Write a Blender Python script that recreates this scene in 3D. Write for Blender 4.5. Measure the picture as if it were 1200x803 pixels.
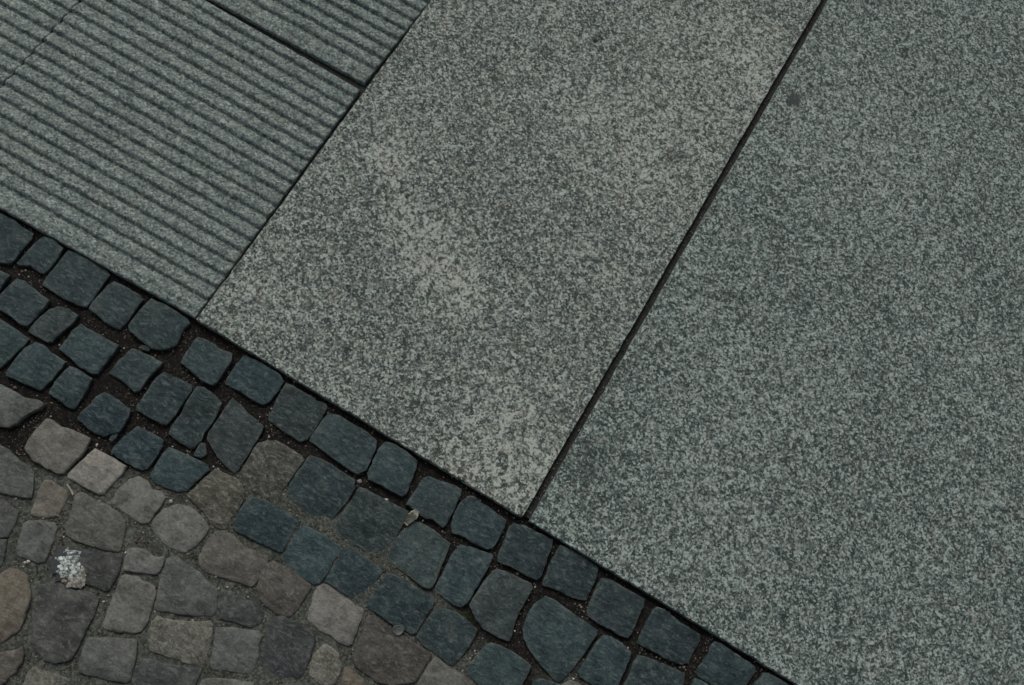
import bpy, bmesh, math, random
import numpy as np
from mathutils import Vector, noise, Matrix

for o in list(bpy.data.objects):
    bpy.data.objects.remove(o)
SC = bpy.context.scene
COL = SC.collection
random.seed(7)
rng = np.random.default_rng(11)

# ------------------------------------------------------------------ camera
# x runs along the lower edge of the slabs, y away from the setts, z up.
# 35 mm lens, 1.27 m above the slabs, tipped 17.8 deg from straight down.
F_PX = 1167.0
CAM_H = 1.27
TH = math.atan(F_PX / 3633.0)
PHI = math.radians(31.8)
r0 = Vector((1, 0, 0)); u0 = Vector((0, math.cos(TH), math.sin(TH)))
FW = Vector((0, math.sin(TH), -math.cos(TH)))
RT = r0 * math.cos(PHI) + u0 * math.sin(PHI)
UP = -r0 * math.sin(PHI) + u0 * math.cos(PHI)
cam_d = bpy.data.cameras.new('camera')
cam_d.sensor_width = 36.0
cam_d.lens = 36.0 * F_PX / 1200.0
cam_d.clip_start = 0.02; cam_d.clip_end = 500
cam = bpy.data.objects.new('camera', cam_d); COL.objects.link(cam)
m = Matrix((RT, UP, -FW)).transposed().to_4x4(); m.translation = (0, 0, CAM_H)
cam.matrix_world = m
SC.camera = cam

def gnd(px, py, z=0.0):
    """photo pixel -> point on the horizontal plane z"""
    d = FW * F_PX + RT * (px - 600) + UP * (401.5 - py)
    t = (z - CAM_H) / d.z
    return (d.x * t, d.y * t)

def to_px(x, y, z=0.0):
    v = Vector((x, y, z - CAM_H)); w = v.dot(FW)
    return (600 + F_PX * v.dot(RT) / w, 401.5 - F_PX * v.dot(UP) / w)

# ------------------------------------------------------------------ light
SUN_AZ = math.radians(134.0)      # direction the light comes from (x axis = 0)
SUN_EL = math.radians(46.0)
w = bpy.data.worlds.new('World'); SC.world = w; w.use_nodes = True
wn = w.node_tree.nodes; wl = w.node_tree.links
bg = wn['Background']
sky = wn.new('ShaderNodeTexSky'); sky.sky_type = 'NISHITA'; sky.sun_disc = False
sky.sun_elevation = SUN_EL
sky.sun_rotation = math.pi / 2 - SUN_AZ
sky.dust_density = 3.0; sky.air_density = 1.0
ov = wn.new('ShaderNodeHueSaturation'); ov.inputs['Saturation'].default_value = .35      # high thin overcast greys the blue
wl.new(sky.outputs[0], ov.inputs['Color']); wl.new(ov.outputs[0], bg.inputs[0]); bg.inputs[1].default_value = 0.06
sd = bpy.data.lights.new('sun', 'SUN'); sd.energy = 1.5; sd.angle = math.radians(30)
sd.color = (1.0, 0.96, 0.9)
so = bpy.data.objects.new('sun', sd); COL.objects.link(so)
sv = Vector((math.cos(SUN_AZ) * math.cos(SUN_EL), math.sin(SUN_AZ) * math.cos(SUN_EL), math.sin(SUN_EL)))
so.rotation_euler = sv.to_track_quat('Z', 'Y').to_euler(); so.location = sv * 5
SC.view_settings.view_transform = 'Standard'; SC.view_settings.look = 'None'
SC.view_settings.gamma = 1; SC.view_settings.exposure = 0.15
SC.render.engine = 'CYCLES'

# ------------------------------------------------------------------ materials
def lin(c):
    return tuple((v / 255 / 12.92) if v / 255 <= .04045 else ((v / 255 + .055) / 1.055) ** 2.4 for v in c)

class NT:
    def __init__(s, name):
        s.m = bpy.data.materials.new(name); s.m.use_nodes = True
        s.t = s.m.node_tree; s.n = s.t.nodes; s.l = s.t.links
        s.b = s.n['Principled BSDF']
        s.b.inputs['Specular IOR Level'].default_value = 0.25
    def put(s, sock, v):
        if isinstance(v, bpy.types.NodeSocket): s.l.new(v, sock)
        elif isinstance(v, (tuple, list)) and len(v) == 3 and sock.type == 'RGBA': sock.default_value = (*v, 1)
        else: sock.default_value = v
    def coord(s, rnd=True):
        tc = s.n.new('ShaderNodeTexCoord')
        if not rnd: return tc.outputs['Object']
        oi = s.n.new('ShaderNodeObjectInfo')
        k = s.math('MULTIPLY', oi.outputs['Random'], 37.0)
        a = s.n.new('ShaderNodeVectorMath'); a.operation = 'ADD'
        s.l.new(tc.outputs['Object'], a.inputs[0]); s.l.new(k, a.inputs[1])
        return a.outputs[0]
    def rot(s, vec, rz, sc=(1, 1, 1)):
        mp = s.n.new('ShaderNodeMapping'); s.put(mp.inputs['Vector'], vec)
        if isinstance(rz, bpy.types.NodeSocket):
            cx = s.n.new('ShaderNodeCombineXYZ'); s.l.new(rz, cx.inputs[2]); s.l.new(cx.outputs[0], mp.inputs['Rotation'])
        else: mp.inputs['Rotation'].default_value = (0, 0, rz)
        mp.inputs['Scale'].default_value = sc
        return mp.outputs[0]
    def math(s, op, a, b=0.0, c=0.0, clamp=False):
        k = s.n.new('ShaderNodeMath'); k.operation = op; k.use_clamp = clamp
        s.put(k.inputs[0], a); s.put(k.inputs[1], b); s.put(k.inputs[2], c); return k.outputs[0]
    def noise(s, vec, scale, detail=3, rough=.55, dist=0.0, col=False):
        k = s.n.new('ShaderNodeTexNoise'); s.put(k.inputs['Vector'], vec)
        k.inputs['Scale'].default_value = scale; k.inputs['Detail'].default_value = detail
        k.inputs['Roughness'].default_value = rough; k.inputs['Distortion'].default_value = dist
        return k.outputs['Color' if col else 'Fac']
    def vor(s, vec, scale, out='Color', feat='F1', rnd=1.0):
        k = s.n.new('ShaderNodeTexVoronoi'); k.feature = feat; s.put(k.inputs['Vector'], vec)
        k.inputs['Scale'].default_value = scale; k.inputs['Randomness'].default_value = rnd
        return k.outputs[out]
    def ramp(s, fac, stops, interp='LINEAR'):
        k = s.n.new('ShaderNodeValToRGB'); s.put(k.inputs[0], fac); e = k.color_ramp.elements
        k.color_ramp.interpolation = interp
        while len(e) < len(stops): e.new(.5)
        for q, (p, c) in zip(e, stops):
            q.position = p; q.color = (c, c, c, 1) if isinstance(c, (int, float)) else (*c, 1)
        return k.outputs[0]
    def mix(s, fac, a, b, mode='MIX'):
        k = s.n.new('ShaderNodeMix'); k.data_type = 'RGBA'; k.blend_type = mode
        s.put(k.inputs[0], fac); s.put(k.inputs[6], a); s.put(k.inputs[7], b); return k.outputs[2]
    def warp(s, vec, scale, amt):
        c = s.noise(vec, scale, 2, col=True)
        k = s.n.new('ShaderNodeVectorMath'); k.operation = 'SUBTRACT'; s.l.new(c, k.inputs[0]); k.inputs[1].default_value = (.5, .5, .5)
        q = s.n.new('ShaderNodeVectorMath'); q.operation = 'SCALE'; s.l.new(k.outputs[0], q.inputs[0]); q.inputs['Scale'].default_value = amt
        a = s.n.new('ShaderNodeVectorMath'); a.operation = 'ADD'; s.put(a.inputs[0], vec); s.l.new(q.outputs[0], a.inputs[1])
        return a.outputs[0]
    def sep(s, col, i=0):
        k = s.n.new('ShaderNodeSeparateColor'); s.l.new(col, k.inputs[0]); return k.outputs[i]
    def bump(s, h, strength, dist, prev=None):
        k = s.n.new('ShaderNodeBump'); s.put(k.inputs['Height'], h)
        k.inputs['Strength'].default_value = strength; k.inputs['Distance'].default_value = dist
        if prev is not None: s.l.new(prev, k.inputs['Normal'])
        return k.outputs[0]
    def blob(s, vec, pos, r, soft, wob, wscale=40):
        """mask of one stain: distance to pos, its rim broken up by noise"""
        k = s.n.new('ShaderNodeVectorMath'); k.operation = 'DISTANCE'; s.put(k.inputs[0], vec); k.inputs[1].default_value = pos
        n = s.noise(vec, wscale, 4, .65)
        d = s.math('ADD', k.outputs['Value'], s.math('MULTIPLY', s.math('SUBTRACT', n, .5), wob))
        mr = s.n.new('ShaderNodeMapRange'); mr.interpolation_type = 'SMOOTHSTEP'
        s.put(mr.inputs['Value'], d); mr.inputs['From Min'].default_value = r - soft; mr.inputs['From Max'].default_value = r + soft
        mr.inputs['To Min'].default_value = 1; mr.inputs['To Max'].default_value = 0
        return mr.outputs[0]
    def done(s, col, rough=.85, nrm=None):
        s.put(s.b.inputs['Base Color'], col); s.put(s.b.inputs['Roughness'], rough)
        if nrm is not None: s.l.new(nrm, s.b.inputs['Normal'])
        return s.m

def granite(name, dark, mid, light, stains=(), rough_bump=.6, cell=370, contrast=.9, rnd=False, warm=.3):
    """bush-hammered granite: dark and pale crystals, fine bright grit, broad patches of wear; a stain shifts the mix of crystals"""
    k = NT(name); v = k.coord(rnd)
    wv = k.warp(v, 300, .0022)
    vc = k.vor(wv, cell)
    c1 = k.sep(vc); n1 = k.noise(v, 100, 5, .68, 1.0); n2 = k.noise(v, 400, 3, .8); n3 = k.noise(v, 5, 6, .66)
    f = k.math('ADD', k.math('MULTIPLY', k.math('SUBTRACT', c1, .5), 1.05), k.math('MULTIPLY', k.math('SUBTRACT', n1, .5), 2.3))
    f = k.math('ADD', f, k.math('MULTIPLY', k.math('SUBTRACT', n2, .5), 2.5))
    f = k.math('ADD', f, k.math('MULTIPLY', k.math('SUBTRACT', n3, .5), .42))
    f = k.math('ADD', k.math('MULTIPLY', f, contrast), .5)
    tints = []
    for pos, r, soft, wob, c, a in stains:
        mk = k.blob(v, pos, r, soft, wob, 34)
        if c[0] > .2: mk = k.math('MULTIPLY', mk, k.ramp(n1, [(.42, 0), (.58, 1.7)]))
        f = k.math('ADD', f, k.math('MULTIPLY', mk, a * (.38 if c[0] > .2 else -.8)))
        tints.append((mk, c, a))
    col = k.ramp(f, [(.0, tuple(x * .62 for x in dark)), (.22, dark), (.48, mid), (.78, light), (1.05, tuple(x * 1.7 for x in light))])
    tint = k.noise(v, 55, 5, .75)
    col = k.mix(k.math('MULTIPLY', k.ramp(tint, [(.48, 0), (.66, 1)]), warm), col, (.27, .25, .20))
    col = k.mix(k.math('MULTIPLY', k.ramp(k.sep(vc, 1), [(.93, 0), (.97, 1)]), .45), col, (.44, .42, .36))
    col = k.mix(k.math('MULTIPLY', k.ramp(k.sep(vc, 2), [(.94, 0), (.97, 1)]), .55), col, tuple(x * .45 for x in dark))
    for mk, c, a in tints:
        col = k.mix(k.math('MULTIPLY', mk, a * .26), col, c)
    h = k.math('ADD', n2, k.math('MULTIPLY', n1, 1.4))
    return k.done(col, .8, k.bump(h, rough_bump, .0014))

def sett_mat(name, streak, streak_col, amp, bmp, wear, rough=.66, attr=None):
    """cleaved stone: the piece's own colour (object colour), cleavage streaks, blotches, fine grain, pale worn arrises"""
    k = NT(name); v = k.coord(True)
    oi = k.n.new('ShaderNodeObjectInfo')
    base = oi.outputs['Color']
    if attr:
        ta = k.n.new('ShaderNodeAttribute'); ta.attribute_name = attr; base = ta.outputs['Color']
    rr = k.math('MULTIPLY', oi.outputs['Random'], 6.283)
    sv_ = k.rot(k.warp(v, 60, .014), rr, (1.0, 2.4, 1.0))
    s1 = k.noise(sv_, 105, 6, .74, .5); s2 = k.noise(v, 44, 5, .68); s3 = k.noise(v, 330, 3, .8)
    fac = k.vor(k.warp(sv_, 140, .006), 62, 'Distance')
    hv = k.math('ADD', 1.0, k.math('MULTIPLY', k.math('SUBTRACT', s2, .5), 2.4))
    hc = k.n.new('ShaderNodeHueSaturation'); k.put(hc.inputs['Color'], base); k.put(hc.inputs['Value'], hv)
    col = hc.outputs[0]
    col = k.mix(k.math('MULTIPLY', k.ramp(s1, [(.52, 0), (.60, 1)]), streak), col, streak_col)
    col = k.mix(k.math('MULTIPLY', k.ramp(s2, [(.52, 0), (.66, 1)]), .24), col, (.112, .110, .092))
    g = k.math('ADD', 1.0, k.math('MULTIPLY', k.math('SUBTRACT', s3, .5), amp * 7))
    g = k.math('ADD', g, k.math('MULTIPLY', k.math('SUBTRACT', s1, .5), amp * 6))
    hc2 = k.n.new('ShaderNodeHueSaturation'); k.put(hc2.inputs['Color'], col); k.put(hc2.inputs['Value'], g)
    col = hc2.outputs[0]
    at = k.n.new('ShaderNodeAttribute'); at.attribute_name = 'arris'
    wm = k.math('MULTIPLY', at.outputs['Fac'], k.ramp(k.noise(v, 90, 4, .7), [(.44, 0), (.60, 1)]))
    col = k.mix(k.math('MULTIPLY', wm, wear), col, (.17, .175, .155))
    h = k.math('ADD', k.math('MULTIPLY', s1, 1.5), k.math('MULTIPLY', s3, .7))
    h = k.math('ADD', h, k.math('MULTIPLY', fac, .9))
    return k.done(col, rough, k.bump(h, bmp, .0028))

def bed_mat():
    k = NT('joint_fill'); v = k.coord(False)
    at = k.n.new('ShaderNodeAttribute'); at.attribute_name = 'sand'
    n = k.noise(v, 140, 5, .7); c = k.sep(k.vor(k.warp(v, 300, .002), 420)); n2 = k.noise(v, 30, 3)
    f = k.math('ADD', k.math('MULTIPLY', n, .6), k.math('MULTIPLY', c, .5))
    soil = k.ramp(f, [(.25, (.0042, .0038, .0035)), (.6, (.0085, .0075, .0067)), (.85, (.030, .026, .021))])
    sand = k.ramp(f, [(.2, (.026, .030, .026)), (.5, (.058, .064, .055)), (.85, (.128, .134, .113))])
    sf = k.math('ADD', at.outputs['Fac'], k.math('MULTIPLY', k.math('SUBTRACT', n2, .5), .7), clamp=True)
    col = k.mix(k.ramp(sf, [(.3, 0), (.75, 1)]), soil, sand)
    return k.done(col, .95, k.bump(f, .8, .002))

def vcol_mat(name, rough=.8, gain=.35):
    k = NT(name); at = k.n.new('ShaderNodeAttribute'); at.attribute_name = 'tint'
    n = k.noise(k.coord(False), 600, 3)
    hc = k.n.new('ShaderNodeHueSaturation'); k.put(hc.inputs['Color'], at.outputs['Color'])
    k.put(hc.inputs['Value'], k.math('ADD', 1 - gain * .5, k.math('MULTIPLY', n, gain)))
    return k.done(hc.outputs[0], rough)

def simple_mat(name, c1, c2, scale, rough=.7, bump=.4, dist=.0006):
    k = NT(name); v = k.coord(False); n = k.noise(v, scale, 5, .65)
    return k.done(k.mix(k.ramp(n, [(.35, 0), (.65, 1)]), c1, c2), rough, k.bump(n, bump, dist))

def P(px, py): x, y = gnd(px, py); return (x, y, 0)

M_BASALT = sett_mat('basalt', .62, (.080, .105, .108), .26, .62, .40, .56)
M_GREY = sett_mat('weathered_stone', .36, (.165, .170, .150), .22, .50, .22, .68)
M_LICHEN = sett_mat('lichen_stone', .55, (.19, .19, .152), .34, .55, .2, .78)
M_BED = bed_mat()
G_D, G_M, G_L = (.051, .068, .063), (.122, .148, .137), (.240, .274, .248)

# ------------------------------------------------------------------ helpers
def link(o, parent=None):
    COL.objects.link(o)
    if parent is not None:
        o.parent = parent
    return o

def mesh_obj(name, verts, faces, mat, parent=None, origin=None, smooth=True):
    me = bpy.data.meshes.new(name)
    if origin is not None:
        verts = [(x - origin[0], y - origin[1], z - origin[2]) for x, y, z in verts]
    me.from_pydata(verts, [], faces); me.update()
    if smooth: me.polygons.foreach_set('use_smooth', [True] * len(me.polygons))
    me.materials.append(mat)
    o = bpy.data.objects.new(name, me); link(o, parent)
    if origin is not None: o.location = origin
    return o

def tag(o, label, cat, kind=None, group=None):
    o['label'] = label; o['category'] = cat
    if kind: o['kind'] = kind
    if group: o['group'] = group
    return o

def resample(pts, n):
    p = np.array(pts, float); q = np.vstack([p, p[:1]])
    d = np.r_[0, np.cumsum(np.hypot(*np.diff(q, axis=0).T))]
    t = np.linspace(0, d[-1], n, endpoint=False)
    return np.c_[np.interp(t, d, q[:, 0]), np.interp(t, d, q[:, 1])]

def chaikin(pts, r=.22):
    p = np.array(pts, float); q = np.roll(p, -1, 0); out = np.empty((len(p) * 2, 2))
    out[0::2] = p * (1 - r) + q * r; out[1::2] = p * r + q * (1 - r); return out

def area_ccw(p):
    p = np.array(p); x, y = p.T
    return .5 * np.sum(x * np.roll(y, -1) - y * np.roll(x, -1))

# ------------------------------------------------------------------ the setting
ground = mesh_obj('ground', [(-60, -60, -.14), (60, -60, -.14), (60, 60, -.14), (-60, 60, -.14)], [(0, 1, 2, 3)],
                  simple_mat('packed_earth', (.06, .055, .045), (.12, .11, .09), 9, .95, .5, .01))
tag(ground, 'packed earth lying under and around the paving', 'ground', 'structure')

# ---- slabs
def slab_mesh(name, quad, mat, parent, thick=.09, jit=.0007, step=.007, bev=.0006, wear=1.0):
    """stone slab: straight sawn outline with slightly chipped arrises"""
    if area_ccw(quad) < 0: quad = quad[::-1]
    pts = []
    for i in range(4):
        a = np.array(quad[i]); b = np.array(quad[(i + 1) % 4]); L = np.hypot(*(b - a)); n = max(2, int(L / step))
        nrm = np.array([(b - a)[1], -(b - a)[0]]) / L
        for j in range(n):
            t = j / n; q = a * (1 - t) + b * t
            if 0 < j:
                e = noise.noise((q[0] * 90, q[1] * 90, 3.1)) * jit + noise.noise((q[0] * 22, q[1] * 22, 8.1)) * jit
                ch = noise.noise((q[0] * 60, q[1] * 60, 17.0)); 
                if ch > .45: e -= (ch - .45) * .005 * wear
                q = q + nrm * e
            pts.append((q, nrm))
    N = len(pts); c = np.mean([p for p, _ in pts], 0)
    vs = []
    rings = [(0, -thick), (0, -bev * 1.2), (-bev * .35, -bev * .35), (-bev * 1.3, 0.0)]
    for off, z in rings:
        for q, nr in pts:
            d = c - q; d = d / np.hypot(*d)
            k = 1.0 + .8 * max(0, noise.noise((q[0] * 70, q[1] * 70, 5.5)))
            r = q + d * (-off) * k
            vs.append((r[0], r[1], z * (k if z > -.02 else 1)))
    fs = []
    for k in range(3):
        for i in range(N):
            j = (i + 1) % N
            fs.append((k * N + i, k * N + j, (k + 1) * N + j, (k + 1) * N + i))
    fs.append(tuple(range(3 * N, 4 * N)))
    o = mesh_obj(name, vs, fs, mat, parent, (c[0], c[1], 0))
    o.data.polygons[len(fs) - 1].use_smooth = False
    return o

slab_bed_v = [(-2.6, -.35, -.028), (3.0, -.35, -.028), (3.0, 3.0, -.028), (-2.6, 3.0, -.028)]
E_L = gnd(0, 243); E_A = gnd(229, 372); E_B = gnd(616, 608); E_R = gnd(935, 803)
slab_bed_v[0] = (-2.6, E_L[1] - .09, -.028); slab_bed_v[1] = (3.0, E_R[1] + .005, -.028)
dark_joint = simple_mat('joint_mortar', (.016, .017, .0165), (.050, .051, .048), 300, .95, .8, .002)
bv = [(-2.6, E_L[1] - .080, -.0085), (E_A[0], E_A[1] + .004, -.0085), (E_B[0], E_B[1] + .004, -.0085), (3.0, E_R[1] + .012, -.0085),
      (3.0, 3.0, -.0085), (-2.6, 3.0, -.0085)]
slab_pave = mesh_obj('slab_pavement', bv + [(x, y, -.12) for x, y, _ in bv],
                     [tuple(range(6))] + [tuple(range(11, 5, -1))] + [(i, i + 6, (i + 1) % 6 + 6, (i + 1) % 6) for i in range(6)], dark_joint, smooth=False)
tag(slab_pave, 'pavement of large grey granite slabs and ribbed slabs with dark joints', 'pavement', 'structure')

def along(p, q, d):       # point d metres beyond p on the way to q
    v = np.array(q) - np.array(p); return tuple(np.array(p) + v / np.hypot(*v) * d)

a0 = gnd(229.9, 374.2); a1 = gnd(505.6, 0); b0 = gnd(612, 606); b1 = gnd(962.5, 0)
c0 = gnd(620.5, 610.5); c1 = gnd(971, 0)
S1_top0 = along(a0, a1, 1.2); S1_top1 = along(b0, b1, 1.2 + (a0[1] - b0[1]) * 0)
S2_r0 = along(c0, E_R, .82); S2_top0 = along(c0, c1, 1.2); S2_top1 = (S2_r0[0] + (S2_top0[0] - c0[0]), S2_r0[1] + 1.2)

cream = (.42, .395, .315); pale = (.34, .345, .32); dk = (.075, .090, .095)
def loc(slabc, px, py):
    x, y = gnd(px, py); return (x - slabc[0], y - slabc[1], 0)
def quad_c(quad):           # same centre as slab_mesh's origin is only known afterwards, so stains use a shared origin
    return np.mean(quad, 0)

def stained_slab(name, quad, stains, parent, seedoff, D=G_D, M=G_M, L=G_L, warm=.22):
    o = slab_mesh(name, quad, M_BASALT, parent)
    c = o.location
    st = [((gnd(px, py)[0] - c.x, gnd(px, py)[1] - c.y, 0), r, soft, wob, colr, a) for px, py, r, soft, wob, colr, a in stains]
    o.data.materials[0] = granite(name + seedoff, D, M, L, st, warm=warm)
    return o

s1 = stained_slab('granite_slab', [a0, b0, S1_top1, S1_top0], [
    (500, 285, .040, .05, .14, pale, .55), (520, 315, .030, .04, .12, cream, .60), (548, 345, .022, .03, .10, cream, .60),
    (463, 190, .016, .02, .07, cream, .75), (450, 170, .020, .03, .08, pale, .40), (480, 250, .030, .04, .12, pale, .40),
    (600, 545, .050, .07, .16, cream, .45), (540, 560, .030, .05, .12, cream, .35), (575, 480, .040, .06, .14, pale, .35),
    (820, 110, .10, .12, .25, cream, .28), (760, 200, .05, .07, .16, cream, .32), (785, 183, .009, .009, .016, dk, .6),
    (700, 130, .05, .07, .18, pale, .25), (649, 452, .005, .005, .016, cream, 1.1), (300, 340, .04, .06, .12, pale, .25),
    (715, 315, .008, .01, .04, cream, .6), (880, 60, .05, .05, .12, cream, .3), (640, 60, .012, .012, .03, dk, .25)], slab_pave, '_middle')
s2 = stained_slab('granite_slab', [c0, S2_r0, S2_top1, S2_top0], [
    (930, 117, .010, .006, .014, dk, .95), (860, 620, .08, .08, .10, pale, .18), (1000, 150, .12, .10, .12, pale, .16),
    (735, 680, .03, .03, .06, pale, .30), (1030, 775, .02, .02, .05, cream, .3), (880, 480, .1, .1, .1, pale, .10),
    (690, 545, .03, .03, .05, dk, .25)], slab_pave, '_wide', (.044, .064, .061), (.108, .138, .130), (.212, .254, .236), .12)
M_GR = granite('granite_plain', G_D, G_M, G_L, rnd=True)
# slabs past the edge of the photograph
x = S2_r0[0] + .009
while x < 2.6:
    wd = random.uniform(.5, .8)
    slab_mesh('granite_slab', [(x, E_R[1] + .01), (x + wd, E_R[1] + .012), (x + wd, 1.62), (x, 1.62)], M_GR, slab_pave, step=.03)
    x += wd + .009
x = a0[0] - .03; ytop = max(S1_top0[1], S1_top1[1], S2_top1[1]) + .012
ytop = max(ytop, 1.63)
for yy in (ytop,):
    xx = a0[0] + .004
    while xx < 2.4:
        wd = random.uniform(.5, .8)
        slab_mesh('granite_slab', [(xx, yy), (xx + wd, yy), (xx + wd, yy + 1.0), (xx, yy + 1.0)], M_GR, slab_pave, step=.03)
        xx += wd + .008

# ---- ribbed slabs: rounded ribs, steep side towards the setts
NR = 20.2
def rib_z(v, off):
    s = (v * NR + off) % 1.0
    # s = 0 at the foot of the steep side, crest near .28, long fall to the next foot
    if s < .13: t = s / .13; return -.0050 * (1 - t ** .75)
    if s < .40: return .0005 * math.sin((s - .13) / .27 * math.pi)
    t = (s - .40) / .60; return -.0050 * (t ** 1.25)
M_RIB = granite('ribbed_granite', (.064, .087, .084), (.134, .167, .158), (.236, .278, .258), (), .5, 380, .50, True, .08)
def ribbed_slab(quad, off, nu=150, nv=None, seed=0.0, parent=None):
    """quad = bottom-left, bottom-right, top-right, top-left"""
    bl, br, tr, tl = [np.array(q) for q in quad]
    nv = nv or int(NR * 14); vs = []; fs = []
    c = (bl + br + tr + tl) / 4
    us = [0, .003, .008] + list(np.linspace(.016, .984, nu - 6)) + [.992, .997, 1]
    vv = [0, .002, .006] + list(np.linspace(.012, .988, nv - 6)) + [.994, .998, 1]
    for v in vv:
        for u in us:
            q = (bl * (1 - u) + br * u) * (1 - v) + (tl * (1 - u) + tr * u) * v
            X, Y = q + seed
            wv = v + .0014 * noise.noise((X * 25, Y * 12, 1.7)) + .0026 * noise.noise((X * 190, Y * 60, 5.7))
            z = rib_z(wv, off)
            if v < .036 : z = max(z, -.0006)            # flat margins at the two edges
            z += .0006 * noise.noise((X * 160, Y * 160, 2)) + .0007 * noise.noise((X * 340, Y * 340, 4))
            wl_ = noise.noise((X * 9, Y * 14, 9.0))
            if wl_ > .35 and z > -.001: z -= (wl_ - .35) * .001     # worn crests
            e = min(u, 1 - u) * .4; f = min(v, 1 - v) * .4
            ed = min(e, f)
            if ed < .0014:
                z -= (.0014 - ed) * (.8 + .5 * noise.noise((X * 80, Y * 80, 1)))
            jx = jy = 0
            if u in (0, 1): jx = .0009 * noise.noise((Y * 75, u * 7, 3))
            if v in (0, 1): jy = .0007 * noise.noise((X * 80, v * 7, 3))
            vs.append((q[0] + jx, q[1] + jy, z))
    A, B = len(us), len(vv)
    for j in range(B - 1):
        for i in range(A - 1):
            k = j * A + i; fs.append((k, k + 1, k + A + 1, k + A))
    rim = [i for i in range(A)] + [j * A + A - 1 for j in range(1, B)] + [(B - 1) * A + i for i in range(A - 2, -1, -1)] + [j * A for j in range(B - 2, 0, -1)]
    n0 = len(vs)
    for r in rim: vs.append((vs[r][0], vs[r][1], -.08))
    R_ = len(rim)
    for i in range(R_):
        j = (i + 1) % R_; fs.append((rim[j], rim[i], n0 + i, n0 + j))
    return mesh_obj('ribbed_slab', vs, fs, M_RIB, parent, (c[0], c[1], 0))

tBR = np.array(gnd(228.7, 371.8)); tTR = np.array(gnd(422.6, 104))
lj = [np.array(gnd(90.6, 2.4)), np.array(gnd(3.6, 98))]            # joint with the slab to its left
ljd = (lj[1] - lj[0]) / np.hypot(*(lj[1] - lj[0]))
def isect(p, d, q, e):
    A_ = np.array([d, -e]).T; s = np.linalg.solve(A_, q - p); return p + d * s[0]
be = np.array(gnd(0, 243)) - tBR; te = np.array(gnd(244, 1)) - tTR
tBL = isect(lj[0], ljd, tBR, be); tTL = isect(lj[0], ljd, tTR, te)
ROFF = -.07 * NR % 1
ribbed_slab([tBL, tBR, tTR, tTL], ROFF, parent=slab_pave)
# the slab above it
up = (tTR - tBR); uBR = np.array(gnd(427, 97)); uTR0 = np.array(gnd(504, 0)); ud = (uTR0 - uBR) / np.hypot(*(uTR0 - uBR))
uBL = np.array(gnd(251, 0)); ue = (uBL - uBR) / np.hypot(*(uBL - uBR)); W_ = np.hypot(*(tBR - tBL)); Hh = np.hypot(*up)
q = [uBR + ue * W_, uBR, uBR + ud * Hh, uBR + ud * Hh + ue * W_]
ribbed_slab(q, ROFF, parent=slab_pave)
# slabs to the left (only a corner shows) and further out
lBR = tBL + be / np.hypot(*be) * .0009; lTR = tTL + te / np.hypot(*te) * .0009
bw = be / np.hypot(*be); tw = te / np.hypot(*te)
ribbed_slab([lBR + bw * W_, lBR, lTR, lTR + tw * W_], (ROFF + .12) % 1, seed=3.3, parent=slab_pave)
far_r = ribbed_slab([q[0] + ue * (W_ + .004), q[0] + ue * .004, q[3] + ue * .004, q[3] + ue * (W_ + .004)], ROFF, nu=30, nv=140, seed=5.1, parent=slab_pave)
for i, j in ((2, 1), (0, 2), (1, 2), (2, 2), (2, 0), (3, 0), (3, 1)):
    o = far_r.copy(); link(o, slab_pave)
    d = np.array([0., 0.]) + ue * (W_ + .004) * (i - 1) + ud * (Hh + .006) * (j - 1)
    o.location = far_r.location + Vector((d[0], d[1], 0))

# ------------------------------------------------------------------ setts
# outlines read off the photograph: (crop x0, y0, scale), then corner lists in that crop
CA, CB, CC, CD = (0, 220, 4.015), (150, 340, 4.015), (0, 400, 4.015), (0, 600, 3.955)
CE, CF, CG, CH = (180, 500, 4.015), (180, 640, 4.925), (320, 440, 4.015), (340, 620, 4.39)
CI, CJ, CK, CL = (480, 540, 4.015), (480, 640, 4.925), (640, 620, 4.39), (760, 680, 6.0)
CM, CN, PX = (0, 560, 5.02), (40, 560, 5.735), (0, 0, 1.0)
# colours of the stone kinds
BAS = (.028, .0490, .0525); BA2 = (.034, .0540, .0555); BA3 = (.043, .0590, .0565); BLU = (.024, .0475, .0545)
GRY = (.124, .128, .116); GR2 = (.092, .097, .089); TAN = (.140, .128, .104); BRN = (.086, .082, .070)
LGT = (.198, .197, .175); DKG = (.054, .060, .058); BRD = (.066, .064, .058); ROS = (.122, .104, .078)
LIC = (.084, .084, .069); LID = (.052, .056, .050); LIG = (.150, .149, .124)
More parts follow.
